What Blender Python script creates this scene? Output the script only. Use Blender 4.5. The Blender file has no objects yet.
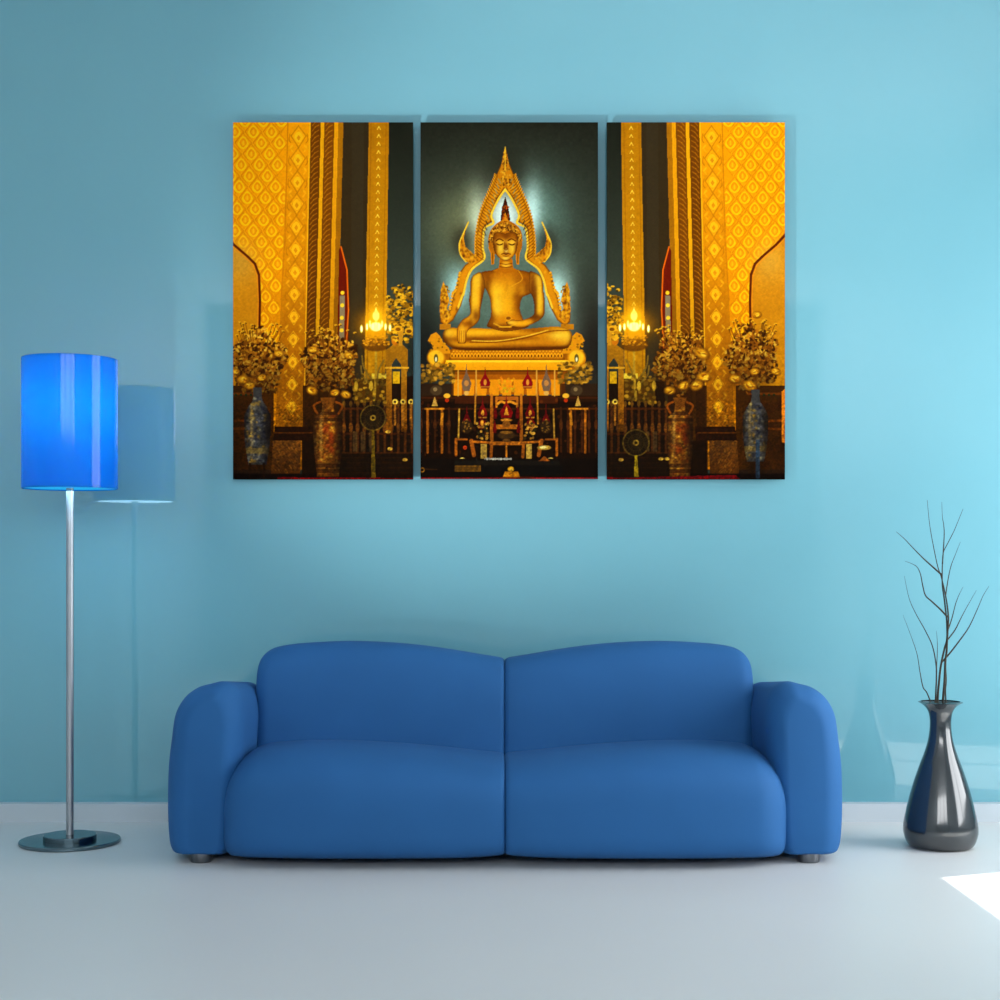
import bpy, bmesh, math, random
import numpy as np
from mathutils import Vector

C = bpy.context.scene.collection
HC = 1.0375          # camera height
F = 1500.0           # focal length in pixels
PI = math.pi

def W(px, py, d):    # a pixel of the photograph at a given depth -> a point in the room
    return Vector(((px-500)*d/F, d, HC-(py-560)*d/F))

# ------------------------------------------------------------------ helpers
def obj(name, bm, mat=None, parent=None, smooth=True, loc=None):
    me = bpy.data.meshes.new(name)
    bmesh.ops.recalc_face_normals(bm, faces=bm.faces)
    for e in bm.edges:
        if len(e.link_faces) == 2 and e.calc_face_angle(0) > .7: e.smooth = False
    bm.to_mesh(me); bm.free()
    if smooth:
        for p in me.polygons: p.use_smooth = True
    o = bpy.data.objects.new(name, me); C.objects.link(o)
    if mat: me.materials.append(mat)
    if parent: o.parent = parent
    if loc: o.location = loc
    return o

def tag(o, label=None, cat=None, group=None, kind=None):
    if label: o['label'] = label
    if cat: o['category'] = cat
    if group: o['group'] = group
    if kind: o['kind'] = kind
    return o

def thing(name, label, cat, loc=(0,0,0), group=None):
    o = bpy.data.objects.new(name, None); C.objects.link(o)
    o.location = loc; o.empty_display_size = .1
    return tag(o, label, cat, group)

def box(bm, x0, x1, y0, y1, z0, z1):
    v = [bm.verts.new(p) for p in ((x0,y0,z0),(x1,y0,z0),(x1,y1,z0),(x0,y1,z0),(x0,y0,z1),(x1,y0,z1),(x1,y1,z1),(x0,y1,z1))]
    for f in ((0,3,2,1),(4,5,6,7),(0,1,5,4),(1,2,6,5),(2,3,7,6),(3,0,4,7)):
        bm.faces.new([v[i] for i in f])

def lathe(profile, n=96, cx=0, cy=0, bm=None):
    bm = bm or bmesh.new()
    rings = []
    for r, z in profile:
        if r < 1e-6: rings.append([bm.verts.new((cx,cy,z))])
        else: rings.append([bm.verts.new((cx+r*math.cos(2*PI*i/n), cy+r*math.sin(2*PI*i/n), z)) for i in range(n)])
    for a, b in zip(rings, rings[1:]):
        for i in range(n):
            j = (i+1) % n
            if len(a) == 1 and len(b) == 1: continue
            if len(a) == 1: bm.faces.new((a[0], b[j], b[i]))
            elif len(b) == 1: bm.faces.new((a[i], a[j], b[0]))
            else: bm.faces.new((a[i], a[j], b[j], b[i]))
    return bm

def loft(sections, bm=None):
    bm = bm or bmesh.new()
    rs = [[bm.verts.new(p) for p in s] for s in sections]
    n = len(rs[0])
    for a, b in zip(rs, rs[1:]):
        for i in range(n):
            j = (i+1) % n
            bm.faces.new((a[i], a[j], b[j], b[i]))
    bm.faces.new(rs[0][::-1]); bm.faces.new(rs[-1])
    return bm

def tube(bm, pts, radii, n=8):
    rings = []
    for i, p in enumerate(pts):
        t = (pts[min(i+1, len(pts)-1)] - pts[max(i-1, 0)]).normalized()
        a = t.cross(Vector((0, 1, 0.05))).normalized(); b = t.cross(a).normalized()
        rings.append([p + radii[i]*(a*math.cos(2*PI*k/n) + b*math.sin(2*PI*k/n)) for k in range(n)])
    return loft(rings, bm)

def catmull(pts, sub=8, closed=False):
    P = [np.array(p, float) for p in pts]; n = len(P); out = []
    rng = range(n) if closed else range(n-1)
    for i in rng:
        if closed: p0, p1, p2, p3 = P[i-1], P[i], P[(i+1) % n], P[(i+2) % n]
        else: p0, p1, p2, p3 = P[max(i-1, 0)], P[i], P[i+1], P[min(i+2, n-1)]
        for k in range(sub):
            t = k/sub
            out.append(.5*((2*p1)+(-p0+p2)*t+(2*p0-5*p1+4*p2-p3)*t*t+(-p0+3*p1-3*p2+p3)*t**3))
    if not closed: out.append(P[-1])
    return out

# ------------------------------------------------------------------ materials
def lin(c):
    c = [x/255 for x in c]
    return tuple(x/12.92 if x <= .04045 else ((x+.055)/1.055)**2.4 for x in c)

def principled(name, rgb, rough=.5, metal=0, ior=1.5, coat=0, **kw):
    m = bpy.data.materials.new(name); m.use_nodes = True
    b = m.node_tree.nodes['Principled BSDF']
    b.inputs['Base Color'].default_value = (*lin(rgb), 1)
    b.inputs['Roughness'].default_value = rough
    b.inputs['Metallic'].default_value = metal
    b.inputs['IOR'].default_value = ior
    b.inputs['Coat Weight'].default_value = coat
    for k, v in kw.items(): b.inputs[k.replace('_', ' ')].default_value = v
    return m

def vary(m, rgb1, rgb2, scale=2.0, bump=0, bump_scale=200, detail=2):
    """soft noise between two close colours and, if wanted, a fine bump"""
    nt = m.node_tree; b = nt.nodes['Principled BSDF']
    tc = nt.nodes.new('ShaderNodeTexCoord'); nz = nt.nodes.new('ShaderNodeTexNoise')
    nz.inputs['Scale'].default_value = scale; nz.inputs['Detail'].default_value = detail
    nt.links.new(tc.outputs['Object'], nz.inputs['Vector'])
    r = nt.nodes.new('ShaderNodeValToRGB')
    r.color_ramp.elements[0].color = (*lin(rgb1), 1); r.color_ramp.elements[1].color = (*lin(rgb2), 1)
    r.color_ramp.elements[0].position = .3; r.color_ramp.elements[1].position = .7
    nt.links.new(nz.outputs['Fac'], r.inputs['Fac']); nt.links.new(r.outputs['Color'], b.inputs['Base Color'])
    if bump:
        n2 = nt.nodes.new('ShaderNodeTexNoise'); n2.inputs['Scale'].default_value = bump_scale
        nt.links.new(tc.outputs['Object'], n2.inputs['Vector'])
        bp = nt.nodes.new('ShaderNodeBump'); bp.inputs['Strength'].default_value = bump; bp.inputs['Distance'].default_value = .002
        nt.links.new(n2.outputs['Fac'], bp.inputs['Height']); nt.links.new(bp.outputs['Normal'], b.inputs['Normal'])
    return m

M = {}
M['wall'] = vary(principled('wall_paint', (108,178,200), rough=.025, ior=1.72), (112,172,186), (116,176,189), 1.2)
M['side'] = vary(principled('side_wall_paint', (196,206,210), rough=.5), (194,204,208), (200,210,214), 1.2)
M['ceiling'] = vary(principled('ceiling_paint', (232,236,238), rough=.8), (230,234,236), (236,239,241), 1.2)
M['floor'] = vary(principled('floor_resin', (215,215,214), rough=.42), (212,212,211), (217,217,216), .8)
M['trim'] = vary(principled('baseboard_paint', (198,206,212), rough=.4), (194,203,209), (201,209,215), 2)
M['fabric'] = vary(principled('blue_sofa_fabric', (36,96,176), rough=.8), (24,91,150), (28,96,157), 3, bump=.12, bump_scale=350)
M['leg'] = vary(principled('brushed_metal', (120,122,126), rough=.3, metal=1), (112,115,120), (126,128,132), 20)
M['chrome'] = vary(principled('chrome', (176,178,182), rough=.42, metal=.85), (170,172,177), (182,184,188), 10)
M['base'] = vary(principled('polished_steel_base', (110,128,136), rough=.16, metal=1), (108,126,134), (114,132,140), 8)
M['vase'] = vary(principled('dark_glazed_ceramic', (40,44,50), rough=.13, ior=1.9), (30,34,38), (38,42,46), 4)
M['twig'] = vary(principled('dry_bark', (45,40,30), rough=.8), (38,34,26), (54,48,36), 60)
M['frame'] = vary(principled('white_window_paint', (225,228,230), rough=.5), (222,226,228), (230,232,234), 3)

def shade_material():
    m = bpy.data.materials.new('blue_lamp_shade'); m.use_nodes = True
    nt = m.node_tree; nt.nodes.clear()
    out = nt.nodes.new('ShaderNodeOutputMaterial')
    df = nt.nodes.new('ShaderNodeBsdfDiffuse'); tr = nt.nodes.new('ShaderNodeBsdfTranslucent'); gl = nt.nodes.new('ShaderNodeBsdfGlossy')
    tc = nt.nodes.new('ShaderNodeTexCoord'); nz = nt.nodes.new('ShaderNodeTexNoise'); nz.inputs['Scale'].default_value = 4
    nt.links.new(tc.outputs['Object'], nz.inputs['Vector'])
    r = nt.nodes.new('ShaderNodeValToRGB')
    r.color_ramp.elements[0].color = (*lin((22,116,220)), 1); r.color_ramp.elements[1].color = (*lin((24,124,226)), 1)
    nt.links.new(nz.outputs['Fac'], r.inputs['Fac'])
    nt.links.new(r.outputs['Color'], df.inputs['Color'])
    tr.inputs['Color'].default_value = (*lin((20,205,250)), 1)
    gl.inputs['Roughness'].default_value = .08; gl.inputs['Color'].default_value = (.85,.85,1,1)
    mx = nt.nodes.new('ShaderNodeMixShader'); mx.inputs['Fac'].default_value = .6
    nt.links.new(df.outputs[0], mx.inputs[1]); nt.links.new(tr.outputs[0], mx.inputs[2])
    fr = nt.nodes.new('ShaderNodeFresnel'); fr.inputs['IOR'].default_value = 1.33
    m2 = nt.nodes.new('ShaderNodeMixShader')
    nt.links.new(fr.outputs[0], m2.inputs['Fac']); nt.links.new(mx.outputs[0], m2.inputs[1]); nt.links.new(gl.outputs[0], m2.inputs[2])
    nt.links.new(m2.outputs[0], out.inputs['Surface'])
    return m
M['shade'] = shade_material()
M['diffuser'] = principled('lamp_diffuser', (0,120,210), rough=.6, Emission_Color=(*lin((0,190,250)),1), Emission_Strength=.65)
M['bulb'] = principled('bulb_glass', (240,245,255), rough=.3, Emission_Color=(.7,.85,1,1), Emission_Strength=2)

# ------------------------------------------------------------------ the room
XL, XR, YW, YF, ZC = -2.77, 3.0, 5.99, -2.6, 3.45
def struct(name, bm, m, parent=None):
    o = obj(name, bm, m, parent, smooth=False)
    if not parent: o['kind'] = 'structure'
    return o
b = bmesh.new(); box(b, XL-.12, XR+.12, YF, YW+.12, -.1, 0); struct('floor', b, M['floor'])
b = bmesh.new(); box(b, XL-.12, XR+.12, YF, YW+.12, ZC, ZC+.1); struct('ceiling', b, M['ceiling'])
b = bmesh.new(); box(b, XL, XR, YW, YW+.12, 0, ZC); struct('wall_back', b, M['wall'])
b = bmesh.new(); box(b, XL-.12, XL, YF, YW+.12, 0, ZC); struct('wall_left', b, M['side'])
b = bmesh.new(); box(b, XL-.12, XR+.12, YF-.12, YF, 0, ZC); struct('wall_front', b, M['side'])
WY0, WY1, WZ0, WZ1 = 3.7, 5.56, .35, 2.595
b = bmesh.new()
box(b, XR, XR+.12, YF, WY0, 0, ZC); box(b, XR, XR+.12, WY1, YW+.12, 0, ZC)
box(b, XR, XR+.12, WY0, WY1, 0, WZ0); box(b, XR, XR+.12, WY0, WY1, WZ1, ZC)
struct('wall_right', b, M['side'])
b = bmesh.new(); box(b, XL, XR, YW-.05, YW, 0, .071)
bmesh.ops.bevel(b, geom=[e for e in b.edges if all(v.co.z > .05 and v.co.y < YW-.04 for v in e.verts)], offset=.004, segments=2, affect='EDGES')
struct('baseboard_back', b, M['trim'])
b = bmesh.new(); box(b, XL, XL+.05, YF, YW-.05, 0, .071); struct('baseboard_left', b, M['trim'])
b = bmesh.new(); box(b, XR-.05, XR, YF, YW-.05, 0, .071); struct('baseboard_right', b, M['trim'])
# window in the right-hand wall, through which the sun falls on the floor
b = bmesh.new()
t = .04
box(b, XR+.03, XR+.08, WY0, WY0+t, WZ0, WZ1); box(b, XR+.03, XR+.08, WY1-t, WY1, WZ0, WZ1)
box(b, XR+.03, XR+.08, WY0+t, WY1-t, WZ0, WZ0+t); box(b, XR+.03, XR+.08, WY0+t, WY1-t, WZ1-t, WZ1)
box(b, XR+.03, XR+.08, 4.58, 4.62, WZ0+t, WZ1-t)
struct('window_1', b, M['frame'])

# ------------------------------------------------------------------ sofa
sofa = thing('sofa', 'wide blue fabric sofa with two humped cushions and fat rounded arms, against the wall', 'sofa', (.0175, 5.35, 0))
def interp(tab, x):
    return float(np.interp(x, [p[0] for p in tab], [p[1] for p in tab]))
def smooth_tab(pts):
    q = catmull(pts, 10); return [(a[0], a[1]) for a in q]

def cushion(name, xo, top, zb, yf, yb, Rt, Rb, Ry, expo, side, flare=0.0):
    """one half of the sofa: rounded solid between |x|=0 and |x|=xo; top(x), yf(x) are functions of |x|"""
    xs = [0, .002, .006, .012, .02]
    xs += [ .02 + (xo-.14-.02)*k/26 for k in range(1, 27)]
    xs += [xo-.12*(1-math.sin(PI/2*k/14)) for k in range(0, 15)]
    xs = sorted(set(round(x, 5) for x in xs))
    secs = []
    for x in xs:
        e = xo-x
        def sh(R):
            if e >= R: return 0
            return R*(1-math.sqrt(max(0, 1-(1-e/R)**2)))
        inner = .016*(1-math.sqrt(max(0, 1-(1-min(x, .02)/.02)**2)))   # the crease in the middle
        zt = top(x)-sh(Rt)-inner*.7; z0 = zb(x)+sh(Rb)+inner*.3
        a = yf(x)+sh(Ry)+inner; c = yb-sh(Ry)-inner
        cy, hy, cz, hz = (a+c)/2, (c-a)/2, (zt+z0)/2, (zt-z0)/2
        s = []
        N = 72
        for k in range(N):
            th = 2*PI*k/N; co, si = math.cos(th), math.sin(th)
            n = expo[0] if si > 0 else expo[1]
            yy = cy+hy*math.copysign(abs(co)**(2/n), co); zz = cz+hz*math.copysign(abs(si)**(2/n), si)
            yy += flare*(zz-z0)
            s.append((side*x, yy-5.35, zz))
        secs.append(s)
    return obj(name, loft(secs), M['fabric'], sofa)

# backrest silhouettes read off the photograph (distance from the middle, height)
Db = 5.66
bt = smooth_tab([((505-x)*Db/F, HC-(y-560)*Db/F) for x, y in ((505,658),(480,654),(440,647.5),(400,643),(355,641),(320,642),(290,644.5),(272,648),(255,651))])
for s in (-1, 1):
    o = cushion('back_cushion', .923, lambda x: interp(bt, x), lambda x: .12, lambda x: 5.47+.012*math.exp(-x/.12), 5.73, .068, .03, .05, (3.2,5), s, flare=.10)
Ds = 5.45
stb = smooth_tab([((505-x)*Ds/F, HC-(y-560)*Ds/F) for x, y in ((505,750),(480,747.5),(440,743),(400,739.5),(350,737),(310,737),(280,739),(250,742))])
for s in (-1, 1):
    cushion('seat_cushion', .966, lambda x: interp(stb, x)-.004, lambda x: .021+.010*math.exp(-x/.1),
            lambda x: 4.995+.03*math.exp(-x/.15)+.04*max(0, (x-.5)/.43)**2, 5.62, .13, .035, .12, (2.9,6), s)
# arms
prof = [(225,852),(200,852),(178,851.5),(171,846),(168.5,830),(167.5,800),(168.5,765),(171.5,738),(175.5,713),(184.5,697),(197.5,687),(211,683)]
Da = 5.215
pw = [((x-504.5)*Da/F, HC-(y-560)*Da/F) for x, y in prof]
pw += [(-.988,.6175),(-.960,.613),(-.933,.594),(-.915,.556),(-.906,.50),(-.907,.44),(-.914,.3),(-.925,.15),(-.935,.05),(-.945,.035)]
pc = catmull(pw, 5, closed=True)
def arm(side):
    cx, cz, hw, hh = -1.02, .33, .125, .29
    secs = []
    ys = [5.115+.13*(1-math.cos(PI/2*k/12)) for k in range(13)] + [5.28,5.35,5.45,5.55,5.65] + [5.72+.06*math.sin(PI/2*k/6) for k in range(7)]
    for y in ys:
        R = .115
        d = 0
        if y < 5.115+R: q = (5.115+R-y)/R; d = R*(1-math.sqrt(max(0, 1-q*q)))*.6
        if y > 5.72: q = (y-5.72)/.06; d = .05*(1-math.sqrt(max(0, 1-q*q)))
        drop = 1-.075*max(0, (y-5.2))/.5
        bow = 0
        sec = []
        for p in pc:
            x = cx+(p[0]-cx)*(1-d/hw); z = cz+(p[1]-cz)*(1-d/hh*(1 if p[1] > cz else .23))
            z = .04+(z-.04)*drop
            if p[0] > cx: x -= .0
            sec.append((-side*x if side > 0 else x, y-5.35, z))
        secs.append(sec)
    return obj('arm', loft(secs), M['fabric'], sofa)
arm(-1); arm(1)
for x, y in ((-1.045,5.165),(1.045,5.165),(-1.0,5.6),(1.0,5.6)):
    r = .0375
    b = lathe([(0,0),(r*.94,0),(r,.003),(r,.048),(r*.97,.05),(0,.05)], 40)
    o = obj('leg', b, M['leg'], sofa, loc=(x, y-5.35, 0)); o['label'] = 'short round metal leg'

# ------------------------------------------------------------------ floor lamp
LX, LY = -1.577, 5.5
lamp = thing('floor_lamp', 'tall floor lamp with glossy blue drum shade, chrome pole and round steel base', 'floor lamp', (LX, LY, 0))
obj('base', lathe([(0,0),(.179,0),(.182,.003),(.182,.011),(.179,.014),(0,.014)], 96), M['base'], lamp)
obj('collar', lathe([(0,.0135),(.094,.0135),(.095,.0145),(.095,.03),(.093,.032),(0,.032)], 72), M['base'], lamp)
obj('pole', lathe([(0,.031),(.0135,.031),(.0135,1.52),(0,1.52)], 32), M['chrome'], lamp)
zb, zt, R = 1.298, 1.773, .1715
b = lathe([(R,zb),(R,zt),(R-.003,zt),(R-.003,zb),(R,zb)], 128)
bmesh.ops.remove_doubles(b, verts=b.verts, dist=1e-5)
o = obj('lamp_shade', b, M['shade'], lamp, smooth=False)
for p in o.data.polygons: p.use_smooth = abs(p.normal.z) < .5
o = obj('added_light_cap', lathe([(0,zt-.006),(R-.004,zt-.006),(R-.004,zt-.003),(0,zt-.003)], 96), M['shade'], lamp, smooth=False)  # added cap that keeps bulb light off the wall above the shade
b = lathe([(.0137,zb+.004),(R-.004,zb+.004),(R-.004,zb+.007),(.0137,zb+.007)], 96)
o = obj('diffuser', b, M['diffuser'], lamp, smooth=False); o['label'] = 'glowing cyan disc closing the bottom of the shade'
obj('bulb', lathe([(0,1.515),(.014,1.515),(.016,1.53),(.03,1.55),(.033,1.575),(.026,1.60),(.012,1.612),(0,1.615)], 32), M['bulb'], lamp)
# ------------------------------------------------------------------ vase with bare twigs
VX, VY = (940.5-500)*5.43/F, 5.43
vase = thing('vase', 'dark grey glossy bottle vase with flared rim, standing on floor right of the sofa', 'vase', (VX, VY, 0))
vp = [(0,0),(.068,0),(.078,.002)]
for r, y in ((30,847.5),(33.5,841.5),(35.9,834),(36.4,829),(35.6,821),(32.8,808),(29.2,793),(25,779),(20.6,766),(16,753.5),(12.6,742),(11.0,733),(10.4,725),(10.6,718),(12,711.5),(15.3,706.5),(19.5,703.3),(21.8,702.2)):
    vp.append((r*VY/F, max(.004, HC-(y-560)*VY/F)))
q = catmull(vp[2:], 5); q = vp[:2]+[(p[0], p[1]) for p in q]
q += [(q[-1][0]-.003, q[-1][1]+.002)]
inner = [(p[0]-.007, p[1]+.001) for p in q[::-1] if p[1] > .12 and p[0] > .02]
q += inner+[(0, inner[-1][1])]
obj('body', lathe(q, 96), M['vase'], vase)

def Z(u, v): return (800+u/5, 480+v/5)
twigs = [  # (start width px, end width px, points, depth drift)
 ('main', 3.2, .7, [(943.5,712),(943,702),(944.5,682),(945.5,660),Z(733,860),Z(738,760),Z(742,690),Z(735,620),Z(722,550),Z(705,480),Z(688,430),Z(665,320),Z(648,220),Z(636,100)], .00),
 ('stem', 2.8, .7, [(938,712),(937.5,702),(939,682),Z(705,925),Z(722,845),Z(735,790),Z(733,700),Z(722,600),Z(712,530),Z(711,470),Z(712,420),Z(717,362),Z(742,310),Z(770,255),Z(795,195),Z(815,145)], .012),
 ('twig', 1.6, .5, [Z(712,420),Z(716,365),Z(721,270),Z(718,220),Z(712,185),Z(709,110)], .01),
 ('twig', 2.2, .5, [Z(711,476),Z(670,440),Z(620,395),Z(570,345),Z(520,292),Z(480,258)], -.02),
 ('twig', 2.2, .5, [Z(738,685),Z(700,645),Z(660,608),Z(628,578),Z(614,530),Z(602,470),Z(585,435),Z(558,418),Z(525,406)], -.03),
 ('twig', 1.4, .5, [Z(728,580),Z(740,500),Z(755,430),Z(778,370),Z(802,310)], .03),
 ('twig', 1.5, .5, [Z(740,750),Z(760,690),Z(778,620),Z(795,575),Z(815,535)], .02),
 ('twig', 1.7, .5, [Z(733,805),Z(775,750),Z(805,690),Z(840,625),Z(882,552)], .03),
 ('twig', 2.2, .5, [Z(706,915),Z(750,865),Z(800,800),Z(845,735),Z(885,650),Z(915,580),Z(945,530)], .04),
 ('stem', 2.4, .5, [(935.5,712),(935.5,702),(936,690),Z(682,990),Z(680,920),Z(662,830),Z(625,750),Z(580,670),Z(545,590),Z(522,480)], -.02),
 ('twig', 1.3, .4, [Z(681,960),Z(685,900),Z(687,820),Z(682,755)], -.01),
 ('stem', 1.9, .4, [(932,712),(930.5,702),(926.5,692),Z(615,1035),Z(600,960),Z(585,870),Z(555,780),Z(515,675)], -.05),
 ('stem', 2.2, .8, [(946.5,712),(946,702),(945.5,690),Z(732,1000),Z(728,900),Z(730,830)], .004),
]
br = thing('branch_bunch', 'bunch of thin bare dark twigs rising from the dark grey vase', 'branches', (VX, VY, .4))
for i, (nm, w0, w1, pts, dr) in enumerate(twigs):
    c = catmull([(p[0], p[1], 0) for p in pts], 5)
    n = len(c); P = []; Rr = []
    for k, p in enumerate(c):
        f = k/(n-1)
        d = VY + (dr*f if nm == 'twig' else dr*f+.0)
        P.append(W(p[0], p[1], d)-Vector((VX, VY, .4))); Rr.append((w0*(1-f)+w1*.6*f)*.44*VY/F)
    bm = bmesh.new(); tube(bm, P, Rr, 8)
    obj('stem' if nm != 'twig' else 'twig', bm, M['twig'], br)
# ------------------------------------------------------------------ the painted picture (worked out as vertex colours)
SX, X0, Y0 = 2, 225, 118
NW, NH = (793-X0)*SX, (484-Y0)*SX
img = np.zeros((NH, NW, 3), np.float32)
YY, XX = np.mgrid[0:NH, 0:NW].astype(np.float32)
XX = XX/SX+X0; YY = YY/SX+Y0
rng = np.random.default_rng(7)

def win(x0, x1, y0, y1):
    a = max(0, int((x0-X0)*SX)-2); b_ = min(NW, int((x1-X0)*SX)+3); c = max(0, int((y0-Y0)*SX)-2); d = min(NH, int((y1-Y0)*SX)+3)
    return slice(c, max(c, d)), slice(a, max(a, b_))
def put(sl, m, col, alpha=1.0):
    m = (m*alpha)[..., None]
    img[sl] = img[sl]*(1-m)+np.asarray(col, np.float32)*m
def polymask(pts, sl):
    x, y = XX[sl], YY[sl]; m = np.zeros(x.shape, bool); n = len(pts)
    for i in range(n):
        xa, ya = pts[i][:2]; xb, yb = pts[(i+1) % n][:2]
        if ya == yb: continue
        c = (ya > y) != (yb > y)
        m ^= c & (x < (xb-xa)*(y-ya)/(yb-ya)+xa)
    return m.astype(np.float32)
def bb(pts):
    xs = [p[0] for p in pts]; ys = [p[1] for p in pts]; return win(min(xs), max(xs), min(ys), max(ys))
def poly(pts, col, alpha=1.0, sm=False, col2=None, vert=True):
    if sm: pts = catmull(pts, 8, closed=True)
    sl = bb(pts); m = polymask(pts, sl)
    if m.size == 0: return sl, m
    if col2 is not None:
        ys = YY[sl] if vert else XX[sl]
        lo, hi = (min(p[1] for p in pts), max(p[1] for p in pts)) if vert else (min(p[0] for p in pts), max(p[0] for p in pts))
        f = np.clip((ys-lo)/(hi-lo+1e-6), 0, 1)[..., None]
        colr = np.asarray(col, np.float32)*(1-f)+np.asarray(col2, np.float32)*f
        mm = (m*alpha)[..., None]; img[sl] = img[sl]*(1-mm)+colr*mm
    else: put(sl, m, col, alpha)
    return sl, m
def rect(x0, x1, y0, y1, col, alpha=1.0, col2=None, vert=True):
    return poly([(x0,y0),(x1,y0),(x1,y1),(x0,y1)], col, alpha, col2=col2, vert=vert)
def ell(cx, cy, rx, ry, col, alpha=1.0, soft=.25):
    sl = win(cx-rx*1.5-1, cx+rx*1.5+1, cy-ry*1.5-1, cy+ry*1.5+1)
    d = np.sqrt(((XX[sl]-cx)/rx)**2+((YY[sl]-cy)/ry)**2)
    put(sl, np.clip((1-d)/soft+.5, 0, 1), col, alpha)
def ring(cx, cy, rx, ry, w, col, alpha=1.0):
    sl = win(cx-rx-w-1, cx+rx+w+1, cy-ry-w-1, cy+ry+w+1)
    d = (np.sqrt(((XX[sl]-cx)/rx)**2+((YY[sl]-cy)/ry)**2)-1)*min(rx, ry)
    put(sl, np.clip(1-np.abs(d)/w, 0, 1), col, alpha)
def glow(cx, cy, sx, sy, col, alpha, clip=None):
    sl = win(cx-3*sx, cx+3*sx, cy-3*sy, cy+3*sy)
    m = np.exp(-.5*(((XX[sl]-cx)/sx)**2+((YY[sl]-cy)/sy)**2))
    if clip is not None: m = m*clip[sl]
    put(sl, m, col, alpha)
def line(pts, w, col, alpha=1.0, sm=False, w2=None):
    if sm: pts = [tuple(p) for p in catmull(pts, 6)]
    n = len(pts)-1
    for i in range(n):
        (xa, ya), (xb, yb) = pts[i][:2], pts[i+1][:2]
        ww = w if w2 is None else w+(w2-w)*i/max(1, n)
        sl = win(min(xa,xb)-ww-1, max(xa,xb)+ww+1, min(ya,yb)-ww-1, max(ya,yb)+ww+1)
        x, y = XX[sl], YY[sl]; L = (xb-xa)**2+(yb-ya)**2+1e-9
        t_ = np.clip(((x-xa)*(xb-xa)+(y-ya)*(yb-ya))/L, 0, 1)
        d = np.hypot(x-xa-t_*(xb-xa), y-ya-t_*(yb-ya))
        put(sl, np.clip((ww/2-d)*1.6+.5, 0, 1), col, alpha)
def boxblur(a, k):
    for ax in (0, 1):
        for _ in range(2):
            c = np.cumsum(np.pad(a, [(k+1, k) if i == ax else (0, 0) for i in (0, 1)], mode='edge'), axis=ax)
            n_ = a.shape[ax]
            a = (np.take(c, range(2*k+1, 2*k+1+n_), axis=ax)-np.take(c, range(0, n_), axis=ax))/(2*k+1)
    return a
def edge_shade(cl, k, strength, col=(96,48,2), dx=0, dy=0):
    bl = boxblur(cl, k); 
    if dx or dy: bl = np.roll(bl, (dy, dx), (0, 1))
    m = cl*np.clip((1-bl)*2, 0, 1)**1.3*strength
    img[:] = img*(1-m[..., None])+np.asarray(col, np.float32)*m[..., None]
def full(sl, m):
    a = np.zeros((NH, NW), np.float32); a[sl] = m; return a

# -- backdrop
g = np.clip((YY-120)/130, 0, 1)[..., None]
img[:] = np.array((36,36,24))*(1-g)+np.array((62,72,58))*g
glow(505,250,75,90,(92,108,88),.75)
glow(463,220,28,32,(150,165,120),.55); glow(545,215,26,34,(130,180,160),.75)
glow(536,220,12,24,(215,245,235),.75); glow(473,222,10,24,(215,225,190),.6)
glow(462,285,13,18,(170,215,205),.9); glow(556,290,13,24,(190,235,220),.9)
glow(575,330,14,12,(120,140,120),.5); glow(505,190,9,14,(40,40,26),.4)
glow(462,243,9,12,(60,54,32),.75); glow(548,243,9,12,(60,58,40),.75)
glow(425,350,14,40,(26,26,22),.8); glow(592,350,14,40,(40,32,24),.8)
nz = rng.normal(0, 1, (NH//6+2, NW//6+2)); nz = np.kron(nz, np.ones((6,6)))[:NH, :NW]
img += nz[..., None]*2.2

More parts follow.
